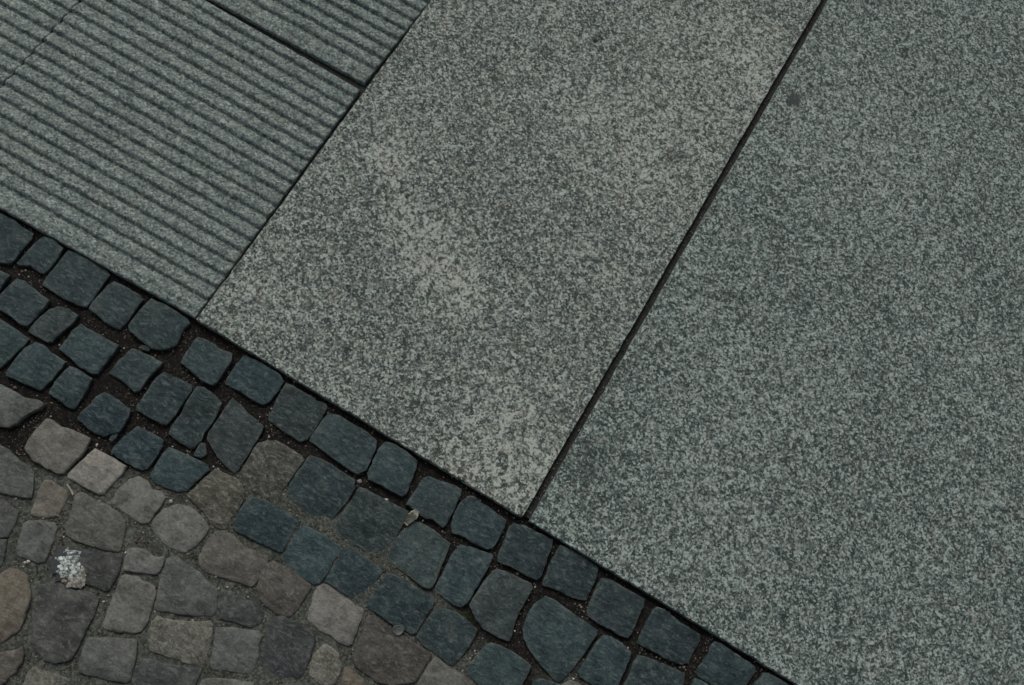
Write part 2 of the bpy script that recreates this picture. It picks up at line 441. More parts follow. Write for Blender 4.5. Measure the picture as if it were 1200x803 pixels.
# (crop, colour, dark band?, corners)
T = [
 (CA, BAS, 1, [(-90,280),(-50,100),(0,118),(50,140),(100,180),(155,215),(150,240),(115,275),(80,320),(50,355),(0,350)]),
 (CA, BAS, 1, [(205,228),(245,238),(300,280),(270,325),(240,370),(205,405),(180,395),(140,365),(85,362),(75,350),(115,310),(160,262)]),
 (CA, BA2, 1, [(320,290),(370,310),(430,345),(500,385),(515,405),(480,460),(440,520),(405,560),(360,552),(300,520),(250,488),(195,455),(205,430),(260,360)]),
 (CA, BA2, 1, [(535,435),(590,465),(650,500),(670,525),(640,570),(590,640),(560,665),(510,645),(460,605),(415,570),(430,545),(470,500),(505,455)]),
 (CB, BAS, 1, [(110,40),(160,60),(220,95),(275,130),(290,155),(260,185),(240,230),(225,260),(190,272),(150,290),(110,275),(60,235),(5,190),(0,165),(40,110),(80,65)]),
 (CB, BAS, 1, [(325,215),(360,228),(420,260),(490,300),(485,330),(450,385),(420,430),(395,448),(350,430),(300,385),(245,340),(260,310),(300,250)]),
 (CB, BLU, 1, [(545,300),(590,318),(650,355),(720,400),(735,430),(700,480),(660,525),(635,540),(590,520),(530,480),(455,440),(460,415),(500,355)]),
 (CG, BA2, 1, [(60,35),(100,50),(170,90),(250,135),(255,150),(230,200),(200,260),(160,300),(125,310),(70,275),(0,228),(-24,205),(-5,160),(30,85)]),
 (CG, BAS, 1, [(285,180),(320,190),(380,230),(440,265),(490,305),(485,345),(460,400),(440,445),(395,465),(350,440),(290,395),(230,350),(170,305),(185,275),(225,220),(260,175)]),
 (CG, BAS, 1, [(530,310),(570,320),(620,350),(680,400),(675,430),(650,500),(630,555),(610,570),(560,545),(500,510),(450,490),(445,460),(470,400),(500,340)]),
 (CI, BA2, 1, [(90,70),(130,90),(190,105),(245,130),(240,165),(205,240),(175,300),(155,315),(110,275),(80,272),(45,250),(0,215),(-15,205),(0,180),(40,120),(65,80)]),
 (CI, BAS, 1, [(275,165),(300,165),(340,195),(400,235),(455,280),(450,310),(420,370),(395,410),(365,418),(300,385),(240,365),(200,335),(195,300),(215,240),(245,190)]),
 (CI, BAS, 1, [(490,290),(530,295),(590,330),(675,370),(670,410),(645,480),(620,545),(600,560),(550,540),(480,500),(420,475),(415,450),(440,390),(470,310)]),
 (CK, BAS, 1, [(75,85),(130,105),(200,140),(275,195),(270,225),(240,300),(210,365),(170,365),(110,340),(50,310),(-15,292),(-15,270),(10,205),(50,110)]),
 (CK, BA2, 1, [(290,250),(340,262),(420,310),(510,360),(505,400),(480,450),(440,540),(425,562),(380,550),(330,515),(270,485),(215,445),(215,420),(245,340),(270,280)]),
 (CK, BAS, 1, [(570,400),(610,415),(660,455),(730,505),(800,545),(795,580),(760,640),(735,690),(700,700),(640,680),(560,635),(475,590),(480,560),(520,480),(550,420)]),
 (CL, BAS, 1, [(475,430),(520,445),(580,490),(660,545),(750,610),(755,640),(720,700),(690,745),(640,790),(560,790),(450,735),(370,690),(335,650),(360,610),(410,540),(440,470)]),
 (CL, BA2, 1, [(805,650),(850,655),(920,690),(1000,738),(1070,785),(1040,850),(980,900),(850,840),(740,745),(780,690)]),
 # second row
 (CA, BAS, 1, [(0,390),(45,410),(20,440),(0,475),(-40,500),(-90,440),(-60,380)]),
 (CA, BAS, 1, [(75,425),(110,435),(160,475),(230,530),(215,550),(170,605),(125,650),(90,640),(40,600),(0,575),(-15,560),(-8,505),(40,455)]),
 (CA, BA2, 1, [(265,555),(310,565),(370,600),(340,640),(290,680),(245,725),(215,722),(170,700),(130,675),(145,650),(190,605),(230,570)]),
 (CC, BAS, 1, [(380,-83),(420,-58),(480,-23),(560,18),(530,60),(490,110),(460,150),(430,150),(380,125),(330,80),(275,35),(300,0),(340,-50)]),
 (CC, BA2, 1, [(620,30),(660,45),(720,75),(765,100),(730,140),(690,180),(655,235),(630,238),(600,210),(570,180),(525,160),(510,145),(550,95),(590,50)]),
 (CB, BAS, 1, [(165,382),(200,392),(250,420),(305,450),(300,475),(260,530),(220,590),(180,635),(155,630),(100,600),(40,565),(40,540),(85,475),(130,410)]),
 (CB, BAS, 1, [(325,452),(360,460),(410,495),(440,530),(430,560),(400,620),(360,670),(345,710),(310,745),(290,745),(250,720),(190,675),(200,640),(240,590),(280,520)]),
 (CB, BA3, 1, [(490,505),(520,525),(560,575),(610,610),(640,640),(630,665),(610,705),(560,780),(520,848),(498,862),(470,838),(420,785),(372,705),(375,675),(420,610),(460,545)]),
 (CE, LID, 1, [(490,75),(540,62),(590,68),(640,100),(690,130),(710,155),(680,200),(640,255),(600,310),(575,345),(545,340),(490,320),(440,295),(410,250),(400,225),(430,180),(465,110)]),
 (CG, BAS, 1, [(175,375),(215,385),(270,415),(330,455),(385,490),(385,530),(350,590),(300,650),(270,705),(240,712),(200,690),(130,630),(65,560),(60,540),(95,480),(140,410)]),
 (CG, BA2, 1, [(405,525),(440,535),(500,570),(560,600),(640,640),(635,665),(600,722),(570,772),(525,838),(490,852),(440,830),(380,800),(280,730),(290,705),(340,630),(385,560)]),
 (CH, BA2, 1, [(640,-40),(670,-35),(740,5),(822,75),(815,110),(770,215),(735,300),(715,312),(680,300),(630,255),(560,205),(510,160),(505,125),(545,55),(600,-10)]),
 (CI, BAS, 1, [(240,395),(290,405),(350,425),(395,440),(390,470),(350,540),(310,610),(275,670),(240,690),(200,675),(150,635),(115,610),(130,580),(160,520),(200,440)]),
 (CJ, BA3, 1, [(510,130),(550,145),(620,175),(700,215),(715,240),(690,290),(640,370),(610,440),(595,520),(580,552),(540,540),(480,510),(430,480),(380,420),(345,340),(360,310),(400,250),(450,180),(485,140)]),
 (CJ, BAS, 1, [(790,290),(830,305),(934,378),(1000,425),(1085,488),(1074,520),(1012,619),(945,709),(885,785),(855,790),(815,750),(760,690),(700,610),(662,540),(655,480),(680,400),(720,335)]),
 (CK, BAS, 1, [(300,545),(340,555),(400,590),(440,635),(430,670),(400,740),(375,800),(350,850),(300,850),(250,810),(175,760),(165,735),(200,680),(250,600)]),
 (CK, BAS, 1, [(475,650),(520,660),(600,690),(720,745),(715,790),(680,860),(640,900),(560,870),(400,810),(420,770),(450,690)]),
 (CL, BAS, 1, [(335,690),(390,715),(470,770),(560,820),(480,900),(330,890),(285,800)]),
 # third row and strays
 (CA, BAS, 1, [(-60,600),(0,618),(60,655),(135,708),(100,750),(50,800),(0,845),(-60,850),(-120,760)]),
 (CC, BAS, 1, [(160,0),(195,12),(250,55),(305,95),(290,122),(243,178),(204,221),(183,227),(130,205),(70,180),(25,160),(30,135),(70,80),(120,25)]),
 (CC, BAS, 1, [(324,112),(355,124),(400,150),(435,175),(420,210),(380,270),(345,320),(320,310),(272,272),(228,242),(235,219),(277,166)]),
 (CC, BLU, 1, [(490,237),(530,255),(580,295),(612,320),(605,350),(580,400),(560,425),(515,435),(480,445),(440,430),(400,400),(365,365),(375,340),(420,300),(450,260)]),
 (CC, BLU, 1, [(645,400),(690,420),(770,465),(765,495),(730,550),(690,600),(665,608),(610,580),(550,545),(525,520),(540,490),(590,440)]),
 (CE, BLU, 1, [(70,98),(110,110),(160,135),(255,180),(262,205),(230,235),(190,265),(155,300),(110,308),(60,290),(5,265),(-20,235),(0,190),(40,130)]),
 (CE, BLU, 1, [(470,330),(520,345),(580,375),(690,445),(680,465),(640,530),(605,590),(580,590),(540,570),(470,535),(400,500),(362,475),(375,445),(410,385),(440,340)]),
 (PX, BLU, 1, [(353,613),(362,617),(379,627),(399,640),(398,646),(386,668),(375,684),(368,686),(360,682),(345,671),(330,656),(330,651),(340,636)]),
 (CH, BAS, 1, [(285,90),(320,100),(380,140),(470,205),(475,220),(440,290),(400,360),(375,385),(345,385),(280,335),(215,290),(175,270),(185,245),(225,180),(265,105)]),
 (CH, BAS, 1, [(500,225),(540,235),(600,265),(660,310),(735,345),(745,375),(720,420),(680,480),(650,535),(620,545),(590,520),(540,500),(470,450),(395,400),(400,375),(440,305)]),
 (CJ, BAS, 1, [(140,375),(200,355),(260,375),(320,415),(395,480),(385,510),(340,580),(290,650),(250,690),(225,685),(170,640),(100,590),(35,530),(45,505),(90,440),(130,385)]),
 (CJ, BAS, 1, [(475,555),(510,570),(570,595),(640,640),(705,690),(690,730),(650,800),(610,860),(560,880),(480,860),(400,800),(325,735),(330,710),(380,640),(440,570)]),
 (CJ, BAS, 1, [(715,775),(760,765),(830,785),(900,810),(880,870),(760,900),(700,830)]),
 # weathered grey and tan setts
 (CC, GR2, 0, [(0,200),(50,225),(110,262),(180,275),(205,295),(190,315),(130,340),(80,385),(40,402),(0,400),(-60,380),(-80,250)]),
 (CC, GRY, 0, [(215,360),(245,368),(285,400),(340,415),(425,455),(415,475),(395,520),(350,570),(300,622),(270,625),(220,600),(150,560),(110,500),(130,460),(170,410)]),
 (CC, LGT, 0, [(445,505),(490,525),(550,560),(595,585),(580,615),(530,670),(490,720),(465,722),(400,690),(310,640),(320,620),(370,570)]),
 (CC, GR2, 0, [(0,490),(40,510),(90,560),(140,590),(158,620),(155,690),(145,735),(100,738),(40,725),(0,715),(-60,700),(-70,500)]),
 (CM, TAN, 0, [(260,12),(300,10),(340,40),(395,80),(400,100),(380,160),(345,215),(310,240),(260,238),(190,230),(175,215),(200,150),(235,50)]),
 (CM, GR2, 0, [(470,80),(510,95),(570,135),(640,165),(700,205),(735,250),(735,310),(715,420),(700,438),(620,430),(540,405),(440,370),(385,340),(375,290),(400,240),(425,160),(440,100)]),
 (CM, GR2, 0, [(-80,130),(0,120),(50,150),(110,200),(95,250),(70,310),(45,350),(0,352),(-80,345)]),
 (CM, DKG, 0, [(-80,368),(0,366),(42,362),(35,420),(10,510),(-20,560),(-90,540)]),
 (CM, GRY, 0, [(160,250),(240,250),(330,262),(340,290),(320,370),(285,450),(265,495),(225,505),(170,490),(100,455),(85,420),(105,350),(130,270)]),
 (CM, DKG, 0, [(330,415),(370,400),(450,395),(520,425),(600,440),(690,445),(720,460),(705,540),(680,600),(640,665),(615,668),(560,645),(500,625),(440,640),(370,600),(310,560),(300,500),(310,450)]),
 (CD, ROS, 0, [(40,255),(80,265),(130,290),(145,330),(140,400),(115,490),(90,545),(50,580),(0,612),(-60,600),(-70,400),(-30,300),(10,280)]),
 (CD, DKG, 0, [(225,320),(270,325),(340,350),(430,375),(460,405),(440,470),(400,550),(370,620),(335,680),(310,695),(250,705),(205,690),(170,645),(145,580),(140,480),(155,390),(185,340)]),
 (CN, GRY, 0, [(620,490),(640,470),(700,470),(760,490),(800,525),(850,530),(878,520),(875,560),(850,620),(830,652),(790,650),(700,640),(600,625),(600,560)]),
 (CN, GR2, 0, [(640,300),(680,320),(690,370),(660,440),(625,445),(620,350)]),
 (CN, DKG, 0, [(780,430),(830,420),(878,468),(858,512),(800,505),(765,460)]),
 (CD, GRY, 0, [(580,290),(640,300),(720,345),(725,380),(705,450),(680,520),(655,555),(620,565),(540,560),(480,545),(470,530),(490,470),(530,370),(560,300)]),
 (CD, GR2, 0, [(410,580),(460,582),(560,585),(632,590),(635,640),(625,710),(605,785),(585,797),(520,785),(430,765),(360,745),(350,720),(375,650),(395,600)]),
 (CD, BRN, 0, [(0,650),(60,640),(105,625),(112,660),(100,700),(70,750),(20,795),(0,803),(-50,820),(-70,660)]),
 (CD, LIG, 0, [(130,740),(160,710),(200,735),(260,750),(325,775),(330,830),(280,870),(150,870),(100,810),(115,770)]),
 (CF, LIG, 0, [(-15,430),(20,400),(60,415),(150,430),(230,435),(330,430),(345,455),(335,560),(315,640),(295,685),(260,695),(200,685),(120,660),(40,630),(-25,605),(-35,560),(-25,480)]),
 (CF, GR2, 0, [(100,55),(140,65),(200,110),(270,150),(300,190),(370,245),(375,300),(365,380),(345,405),(280,410),(180,400),(80,385),(5,370),(0,340),(20,250),(50,130),(75,75)]),
 (CF, DKG, 0, [(400,250),(440,255),(500,285),(560,310),(620,340),(640,375),(635,420),(600,460),(560,472),(510,460),(440,435),(380,420),(376,390),(384,310)]),
 (CE, BRN, 0, [(290,490),(340,485),(390,520),(430,560),(490,590),(540,605),(545,625),(510,690),(480,740),(455,755),(420,745),(330,715),(240,685),(215,660),(205,620),(250,540)]),
 (CE, LIC, 0, [(290,195),(330,215),(375,235),(410,260),(430,300),(430,340),(400,390),(370,430),(350,480),(310,485),(270,460),(230,400),(180,350),(150,320),(190,285),(240,240)]),
 (CE, GRY, 0, [(60,375),(120,365),(180,375),(225,410),(265,475),(250,505),(210,560),(180,590),(140,595),(90,580),(40,545),(0,500),(-20,460),(0,430),(30,400)]),
 (CN, GRY, 0, [(455,165),(520,120),(600,40),(640,0),(700,-15),(760,20),(800,75),(860,85),(885,130),(870,165),(840,210),(800,260),(770,305),(720,310),(650,270),(590,225),(540,185),(480,180)]),
 (CF, BRN, 0, [(690,80),(720,95),(790,135),(905,220),(910,240),(880,290),(830,370),(790,412),(760,415),(700,390),(650,350),(610,310),(595,240),(610,170),(650,100)]),
 (CH, LGT, 0, [(165,280),(200,290),(260,335),(340,390),(382,410),(380,440),(350,520),(320,590),(300,605),(250,585),(180,545),(120,500),(90,460),(95,410),(115,340),(140,290)]),
 (CF, DKG, 0, [(680,410),(740,400),(800,430),(860,470),(930,500),(935,540),(915,620),(880,720),(850,765),(800,770),(700,780),(640,770),(615,740),(610,640),(635,520),(660,440)]),
 (CF, GR2, 0, [(360,470),(420,465),(500,480),(610,490),(625,520),(610,600),(590,690),(565,735),(520,740),(430,725),(340,715),(325,690),(340,580),(350,500)]),
 (CH, BRD, 0, [(410,440),(440,445),(520,510),(600,560),(720,640),(725,665),(690,720),(650,790),(600,800),(540,810),(450,790),(380,745),(335,710),(320,670),(340,610),(370,520),(390,460)]),
 (CH, LIG, 0, [(170,590),(210,600),(250,640),(270,690),(260,750),(230,800),(180,815),(130,790),(90,740),(95,700),(120,650)]),
 (CF, GRY, 0, [(270,770),(340,760),(440,765),(580,790),(590,830),(560,880),(300,880),(250,830)]),
 (CF, DKG, 0, [(602,792),(700,795),(850,785),(920,800),(900,880),(620,880)]),
 (CF, DKG, 0, [(-60,650),(0,655),(60,675),(130,690),(280,705),(260,760),(235,830),(150,870),(-60,850),(-110,790),(-90,700)]),
 (CJ, GRY, 0, [(150,640),(180,655),(230,700),(300,735),(370,790),(380,840),(300,900),(180,900),(40,800),(60,770),(110,690)]),
 (PX, ROS, 0, [(404,781),(413,784),(427,796),(430,812),(402,814),(398,800)]),
 (PX, DKG, 0, [(436,803),(448,801),(478,806),(486,830),(440,832)]),
 (PX, GRY, 0, [(657,803),(668,797),(677,799),(695,812),(690,830),(660,830)]),
 (PX, GR2, 0, [(20,803),(40,797),(60,812),(50,835),(10,830)]),
 (PX, GR2, 0, [(92,800),(115,799),(150,806),(152,830),(95,830)]),
 # splinters wedged in the joints
 (CB, BA2, 1, [(60,258),(85,262),(105,276),(95,288),(70,280)]),
 (CE, BA2, 1, [(220,65),(245,75),(250,130),(225,148),(185,138),(200,110)]),
 (CC, BAS, 1, [(510,462),(528,436),(560,428),(545,460),(525,478)]),
]

def resample_keep(pts, n):
    """n or so points round the outline, its own corners kept"""
    p = np.array(pts, float); q = np.roll(p, -1, 0); L = np.hypot(*(q - p).T); tot = L.sum(); out = []
    for a, b, l in zip(p, q, L):
        m_ = max(1, int(round(n * l / tot)))
        for i in range(m_): out.append(a + (b - a) * i / m_)
    return np.array(out)

def sett_mesh(outline, ztop, n, seed, dark, small=False):
    """one cleaved sett: sharp uneven arris, head broken into low facets, sides running down into the bed"""
    p = resample_keep(outline, n); n = len(p)
    if area_ccw(p) < 0: p = p[::-1]
    c = p.mean(0); r = math.sqrt(abs(area_ccw(p)) / math.pi)
    rs = np.random.default_rng(int(seed * 1000) + 5)
    tx, ty = rs.normal(0, .020, 2)
    pp = []
    for q in p:
        d = q - c; L = np.hypot(*d)
        e = .0004 + noise.noise((q[0] * 210, q[1] * 210, seed)) * .0008 + noise.noise((q[0] * 70, q[1] * 70, seed + 9)) * .0008
        chip = noise.noise((q[0] * 55, q[1] * 55, seed + 21))
        if chip > .40: e -= (chip - .40) * .007
        pp.append(q + d / L * e * (0.5 if small else 1))
    p = np.array(pp)
    soft = .6 if dark else 1.25
    rings = [(.0002, -.045), (0, -.010), (0, -.0030 * soft), (.0003, -.0011 * soft), (.0009, -.0004 * soft), (.0022, 0)]
    fr = [.86, .74, .62, .50, .38, .26, .13]
    # low facets left by the hammer: lower envelope of a few tilted planes
    pl = []
    for _ in range(5):
        a = rs.uniform(0, 6.283); g_ = rs.uniform(.05, .17 if dark else .12); o_ = rs.uniform(.25, .9) * r
        pl.append((math.cos(a) * g_, math.sin(a) * g_, g_ * o_))
    amp = (.0009 if dark else .0010) * (0.4 if small else 1)
    def top(q, f):
        x, y = q; X, Y = x - c[0], y - c[1]
        z = amp * (noise.noise((x * 45, y * 45, seed)) + .7 * noise.noise((x * 110, y * 110, seed + 4)) + .5 * noise.noise((x * 240, y * 240, seed + 8)))
        z += min(0.0, min(h_ - (gx * X + gy * Y) for gx, gy, h_ in pl))
        return z + tx * X + ty * Y + (.0003 if dark else .0009) * (1 - f * f)
    vs = []; ar = []
    for ri, (off, dz) in enumerate(rings):
        for q in p:
            d = c - q; L = np.hypot(*d); k = 1 + 1.1 * noise.noise((q[0] * 90, q[1] * 90, seed + 31)) if dz > -.01 else 1
            o2 = min(max(off, -.004) * (k if off > 0 else 1), L * .4)
            w_ = q + d / L * o2
            vs.append((w_[0], w_[1], -.045 if dz < -.04 else ztop + dz * k + top(w_, 1 - off / r))); ar.append((0, 0, .3, 1, 1, .35)[ri])
    o5 = rings[-1][0]
    for f in fr:
        for q in p:
            d = c - q; L = np.hypot(*d); s_ = q + d / L * min(o5, L * .4)
            w_ = c + (s_ - c) * f; vs.append((w_[0], w_[1], ztop + top(w_, f))); ar.append(0)
    vs.append((c[0], c[1], ztop + top(c, 0))); ar.append(0)
    N = n; K = len(rings) + len(fr); fs = []
    for k in range(K - 1):
        for i in range(N):
            j = (i + 1) % N; fs.append((k * N + i, k * N + j, (k + 1) * N + j, (k + 1) * N + i))
    for i in range(N): fs.append(((K - 1) * N + i, (K - 1) * N + (i + 1) % N, K * N))
    return vs, fs, c, ar, N

# the bed the setts stand in: its own height and sandiness follow the setts round it
stones = []
for idx, (crop, colr, dark, pts) in enumerate(T):
    x0, y0, s = crop
    px = [(x0 + a / s, y0 + b / s) for a, b in pts]
    zt = (-.0045 if dark else -.0038) + random.uniform(-.0012, .0012)
    small = len(pts) < 7
    if small: zt -= .003
    W = [gnd(a, b, zt) for a, b in px]
    stones.append(dict(o=W, z=zt, col=colr, dark=dark, c=np.mean(W, 0), small=small))

def edge_y(x):
    pts = [E_L, E_A, E_B, E_R]
    if x <= E_L[0]: return E_L[1] + (x - E_L[0]) * (E_A[1] - E_L[1]) / (E_A[0] - E_L[0])
    return float(np.interp(x, [q[0] for q in pts], [q[1] for q in pts]))

CTRL = [(s['c'][0], s['c'][1], 0. if s['dark'] else 1.) for s in stones]
for a, b, v in ((335, 598, 1.5), (352, 610, 1.5), (395, 640, 1.6), (420, 655, 1.8), (445, 662, 1.8), (458, 668, 1.6), (510, 715, 1.1), (640, 800, .8),
                (300, 590, 1.2), (545, 780, 1), (375, 625, 1.3), (480, 735, 1), (360, 590, .6), (22, 470, -1.2), (60, 480, -1.0), (110, 512, -.8), (30, 500, -.8)):
    q = gnd(a, b); CTRL.append((q[0], q[1], v))
CT = np.array(CTRL)
def sandy(x, y):
    d2 = (CT[:, 0] - x) ** 2 + (CT[:, 1] - y) ** 2; wgt = np.exp(-d2 / (2 * .026 ** 2)) + 1e-9
    base = float((wgt * CT[:, 2]).sum() / wgt.sum())
    if wgt.sum() < 1e-3:      # beyond the photograph: dark band first, then weathered setts
        base = 1.0 if edge_y(x) - y > .30 else 0.0
    return min(1.2, max(0, base))

def bed_height(x, y, sd_):
    z = -.0125 + .0056 * min(1, sd_)
    return z + .0016 * noise.noise((x * 55, y * 55, 2.0)) + .0009 * noise.noise((x * 170, y * 170, 6.0))

def grid_bed(x0, x1, y0, y1, st):
    nx = int((x1 - x0) / st) + 1; ny = int((y1 - y0) / st) + 1
    vs = []; sn = []; fs = []
    for j in range(ny):
        for i in range(nx):
            x = x0 + (x1 - x0) * i / (nx - 1); y = y0 + (y1 - y0) * j / (ny - 1)
            e = edge_y(x) + .006
            if y > e: y = e + min(.012, (y - e) * .05)
            sd_ = sandy(x, y); sn.append(sd_); vs.append((x, y, bed_height(x, y, sd_)))
    for j in range(ny - 1):
        for i in range(nx - 1):
            a = j * nx + i; q = (a, a + 1, a + nx + 1, a + nx)
            if abs(vs[a][1] - vs[a + nx][1]) < st * .3 and abs(vs[a + 1][1] - vs[a + nx + 1][1]) < st * .3: continue
            fs.append(q)
    return vs, fs, sn

frame_w = [gnd(-20, 200), gnd(-20, 830), gnd(980, 830)]
bx0 = min(q[0] for q in frame_w) - .03; bx1 = max(q[0] for q in frame_w) + .03
by0 = min(q[1] for q in frame_w) - .03; by1 = max(edge_y(bx0), edge_y(bx1), E_A[1], E_B[1]) + .01
vs, fs, sn = grid_bed(bx0, bx1, by0, by1, .0042)
# skirt of coarser bed out to two metres
def rect(x0, x1, y0, y1, st=.05):
    global vs, fs, sn
    v2, f2, s2_ = grid_bed(x0, x1, y0, y1, st); k = len(vs)
    vs += v2; sn += s2_; fs += [tuple(i + k for i in f) for f in f2]
rect(-2.4, bx0, -1.9, by1 + .02); rect(bx1, 2.8, -1.9, by1 + .02); rect(bx0, bx1, -1.9, by0)
cob = mesh_obj('cobble_pavement', vs, fs, M_BED)
at = cob.data.attributes.new('sand', 'FLOAT', 'POINT'); at.data.foreach_set('value', sn)
tag(cob, 'pavement of small cobbles, dark band beside the slabs then weathered grey and tan stones', 'pavement', 'structure')

for i, s in enumerate(stones):
    n = 26 if s['small'] else 56
    v, f, c, ar, N_ = sett_mesh(s['o'], s['z'], n, i * 1.37 + .5, s['dark'], s['small'])
    o = mesh_obj('stone_splinter' if s['small'] and s['dark'] else 'cobblestone', v, f, M_LICHEN if s['col'] in (LIC, LID, LIG) else M_BASALT if s['dark'] else M_GREY, cob, (c[0], c[1], s['z']))
    o.data.attributes.new('arris', 'FLOAT', 'POINT').data.foreach_set('value', ar)
    for q in range(N_ * 4): o.data.polygons[q].use_smooth = False
    j = random.uniform(.76, 1.28) if s['dark'] else random.uniform(.84, 1.2); h = random.uniform(-.04, .04)
    o.color = (s['col'][0] * j * (1 + h), s['col'][1] * j, s['col'][2] * j * (1 - h), 1)

# setts beyond the frame, joined into one part
centres = np.array([s['c'] for s in stones])
def in_poly(P_, x, y):
    x1, y1 = P_[:, 0], P_[:, 1]; x2, y2 = np.roll(x1, -1), np.roll(y1, -1)
    c_ = (y1 > y) != (y2 > y)
    xi = (x2 - x1) * (y - y1) / np.where(y2 == y1, 1e-12, y2 - y1) + x1
    return np.count_nonzero(c_ & (x < xi)) % 2 == 1
polys = [np.array(s['o']) for s in stones]
def clear_of_traced(ol):
    P_ = np.array(ol); c = P_.mean(0)
    for q in ol:
        a, b = to_px(q[0], q[1])
        if -2 < a < 1202 and -2 < b < 805: return False
    for i in np.argsort((centres[:, 0] - c[0]) ** 2 + (centres[:, 1] - c[1]) ** 2)[:6]:
        if np.hypot(*(centres[i] - c)) > .14: break
        if any(in_poly(polys[i], *q) for q in ol) or any(in_poly(P_, *q) for q in polys[i]): return False
    return True
ov = []; of = []; ocol = []
row = 0; dist = .036
while dist < 1.05:
    x = -1.5 + random.uniform(0, .05)
    while x < 2.0:
        wd = random.uniform(.054, .078); y = edge_y(x) - dist + random.uniform(-.003, .003); cx = x + wd / 2
        dk_ = row < 4
        for shrink in (1, .72, .5):
            hw, hh = (wd / 2 - .0035) * shrink, .0295 * shrink
            cs = [random.uniform(.90, 1.0) for _ in range(4)]; ol = []
            for (sx, sy), f in zip(((1, 1), (-1, 1), (-1, -1), (1, -1)), cs):
                jx, jy = random.uniform(-.003, .003), random.uniform(-.003, .003)
                u = .22 if dk_ else .34
                a = (cx + sx * hw + jx, y + sy * hh * (1 - u) * f + jy); b = (cx + sx * hw * (1 - u) * f + jx, y + sy * hh + jy)
                ol += [a, b] if sx * sy > 0 else [b, a]
            if clear_of_traced(ol): break
        else:
            x += wd; continue
        v, f, c, _a, _n = sett_mesh(ol, -.0045 + random.uniform(-.001, .001), 22, random.uniform(0, 50), dk_)
        k = len(ov); ov += v; of += [tuple(i + k for i in g) for g in f]
        cc = random.choice((BAS, BA2, BA3, BLU)) if dk_ else random.choice((GRY, GR2, GR2, TAN, BRN, LGT, DKG))
        jj = random.uniform(.8, 1.2); ocol += [tuple(q * jj for q in cc)] * len(v)
        x += wd
    dist += .0655; row += 1
fc = mesh_obj('outer_cobblestones', ov, of, sett_mat('outer_sett', .4, (.10, .115, .110), .24, .5, .2, .68, 'tint'), cob); fc['kind'] = 'stuff'
ca_ = fc.data.attributes.new('tint', 'FLOAT_COLOR', 'POINT')
ca_.data.foreach_set('color', [w_ for c in ocol for w_ in (*c, 1)])

# grit lying in the joints
gv = []; gf = []; gc = []
cnt = 0; tries = 0
OCT = [(0, 2, 4), (2, 1, 4), (1, 3, 4), (3, 0, 4), (2, 0, 5), (1, 2, 5), (3, 1, 5), (0, 3, 5)]
while cnt < 7500 and tries < 110000:
    tries += 1
    x = random.uniform(bx0, bx1); y = random.uniform(by0, by1)
    ppx = to_px(x, y)
    if y > edge_y(x) - .0015 or not (-8 < ppx[0] < 1208 and ppx[1] < 812): continue
    if noise.noise((x * 28, y * 28, 4.4)) < random.uniform(-.5, .5): continue
    near = np.argsort((centres[:, 0] - x) ** 2 + (centres[:, 1] - y) ** 2)[:5]
    if any(in_poly(polys[i], x, y) for i in near): continue
    sd_ = sandy(x, y); z = bed_height(x, y, sd_)
    r = .0004 + .0011 * random.random() ** 3
    if random.random() < .012: r = random.uniform(.0014, .0024)
    t = random.random()
    if t < .55: c = (.055, .045, .036)
    elif t < .82: c = (.13, .115, .09)
    elif t < .96: c = (.24, .22, .18)
    else: c = (.50, .48, .43)
    j = random.uniform(.7, 1.2); k = len(gv)
    a = random.uniform(0, 6.28)
    for dx, dy, dz in ((1, 0, 0), (-1, 0, 0), (0, 1, 0), (0, -1, 0), (0, 0, .8), (0, 0, -.8)):
        f = random.uniform(.7, 1.3) * r; X = dx * math.cos(a) - dy * math.sin(a); Y = dx * math.sin(a) + dy * math.cos(a)
        gv.append((x + X * f, y + Y * f, z + r * .5 + dz * f)); gc += [c[0] * j, c[1] * j, c[2] * j, 1]
    gf += [tuple(i + k for i in t_) for t_ in OCT]; cnt += 1
g = mesh_obj('grit', gv, gf, vcol_mat('grit', .85), cob, smooth=False); g['kind'] = 'stuff'
g.data.attributes.new('tint', 'FLOAT_COLOR', 'POINT').data.foreach_set('color', gc)

jv = []; jf = []; jc = []
for (p0, p1, wdt, nn) in (((616, 607), (966.5, 0), 4.0, 420), ((424, 100), (246, 0), 2.6, 120), ((230, 371), (505, 0), 1.0, 70)):
    for _ in range(nn):
        t = random.random(); x, y = gnd(p0[0] + (p1[0] - p0[0]) * t + random.uniform(-wdt, wdt), p0[1] + (p1[1] - p0[1]) * t, -.008)
        r = .0005 + .0011 * random.random() ** 2; c = random.choice(((.03, .028, .025), (.05, .045, .04), (.10, .095, .08), (.19, .18, .15))); k = len(jv)
        for dx, dy, dz in ((1, 0, 0), (-1, 0, 0), (0, 1, 0), (0, -1, 0), (0, 0, .8), (0, 0, -.8)):
            f = random.uniform(.7, 1.3) * r; jv.append((x + dx * f, y + dy * f, -.0082 + r * .4 + dz * f)); jc += [*c, 1]
        jf += [tuple(i + k for i in t_) for t_ in OCT]
g2 = mesh_obj('grit', jv, jf, bpy.data.materials['grit'], slab_pave, smooth=False); g2['kind'] = 'stuff'
g2.data.attributes.new('tint', 'FLOAT_COLOR', 'POINT').data.foreach_set('color', jc)

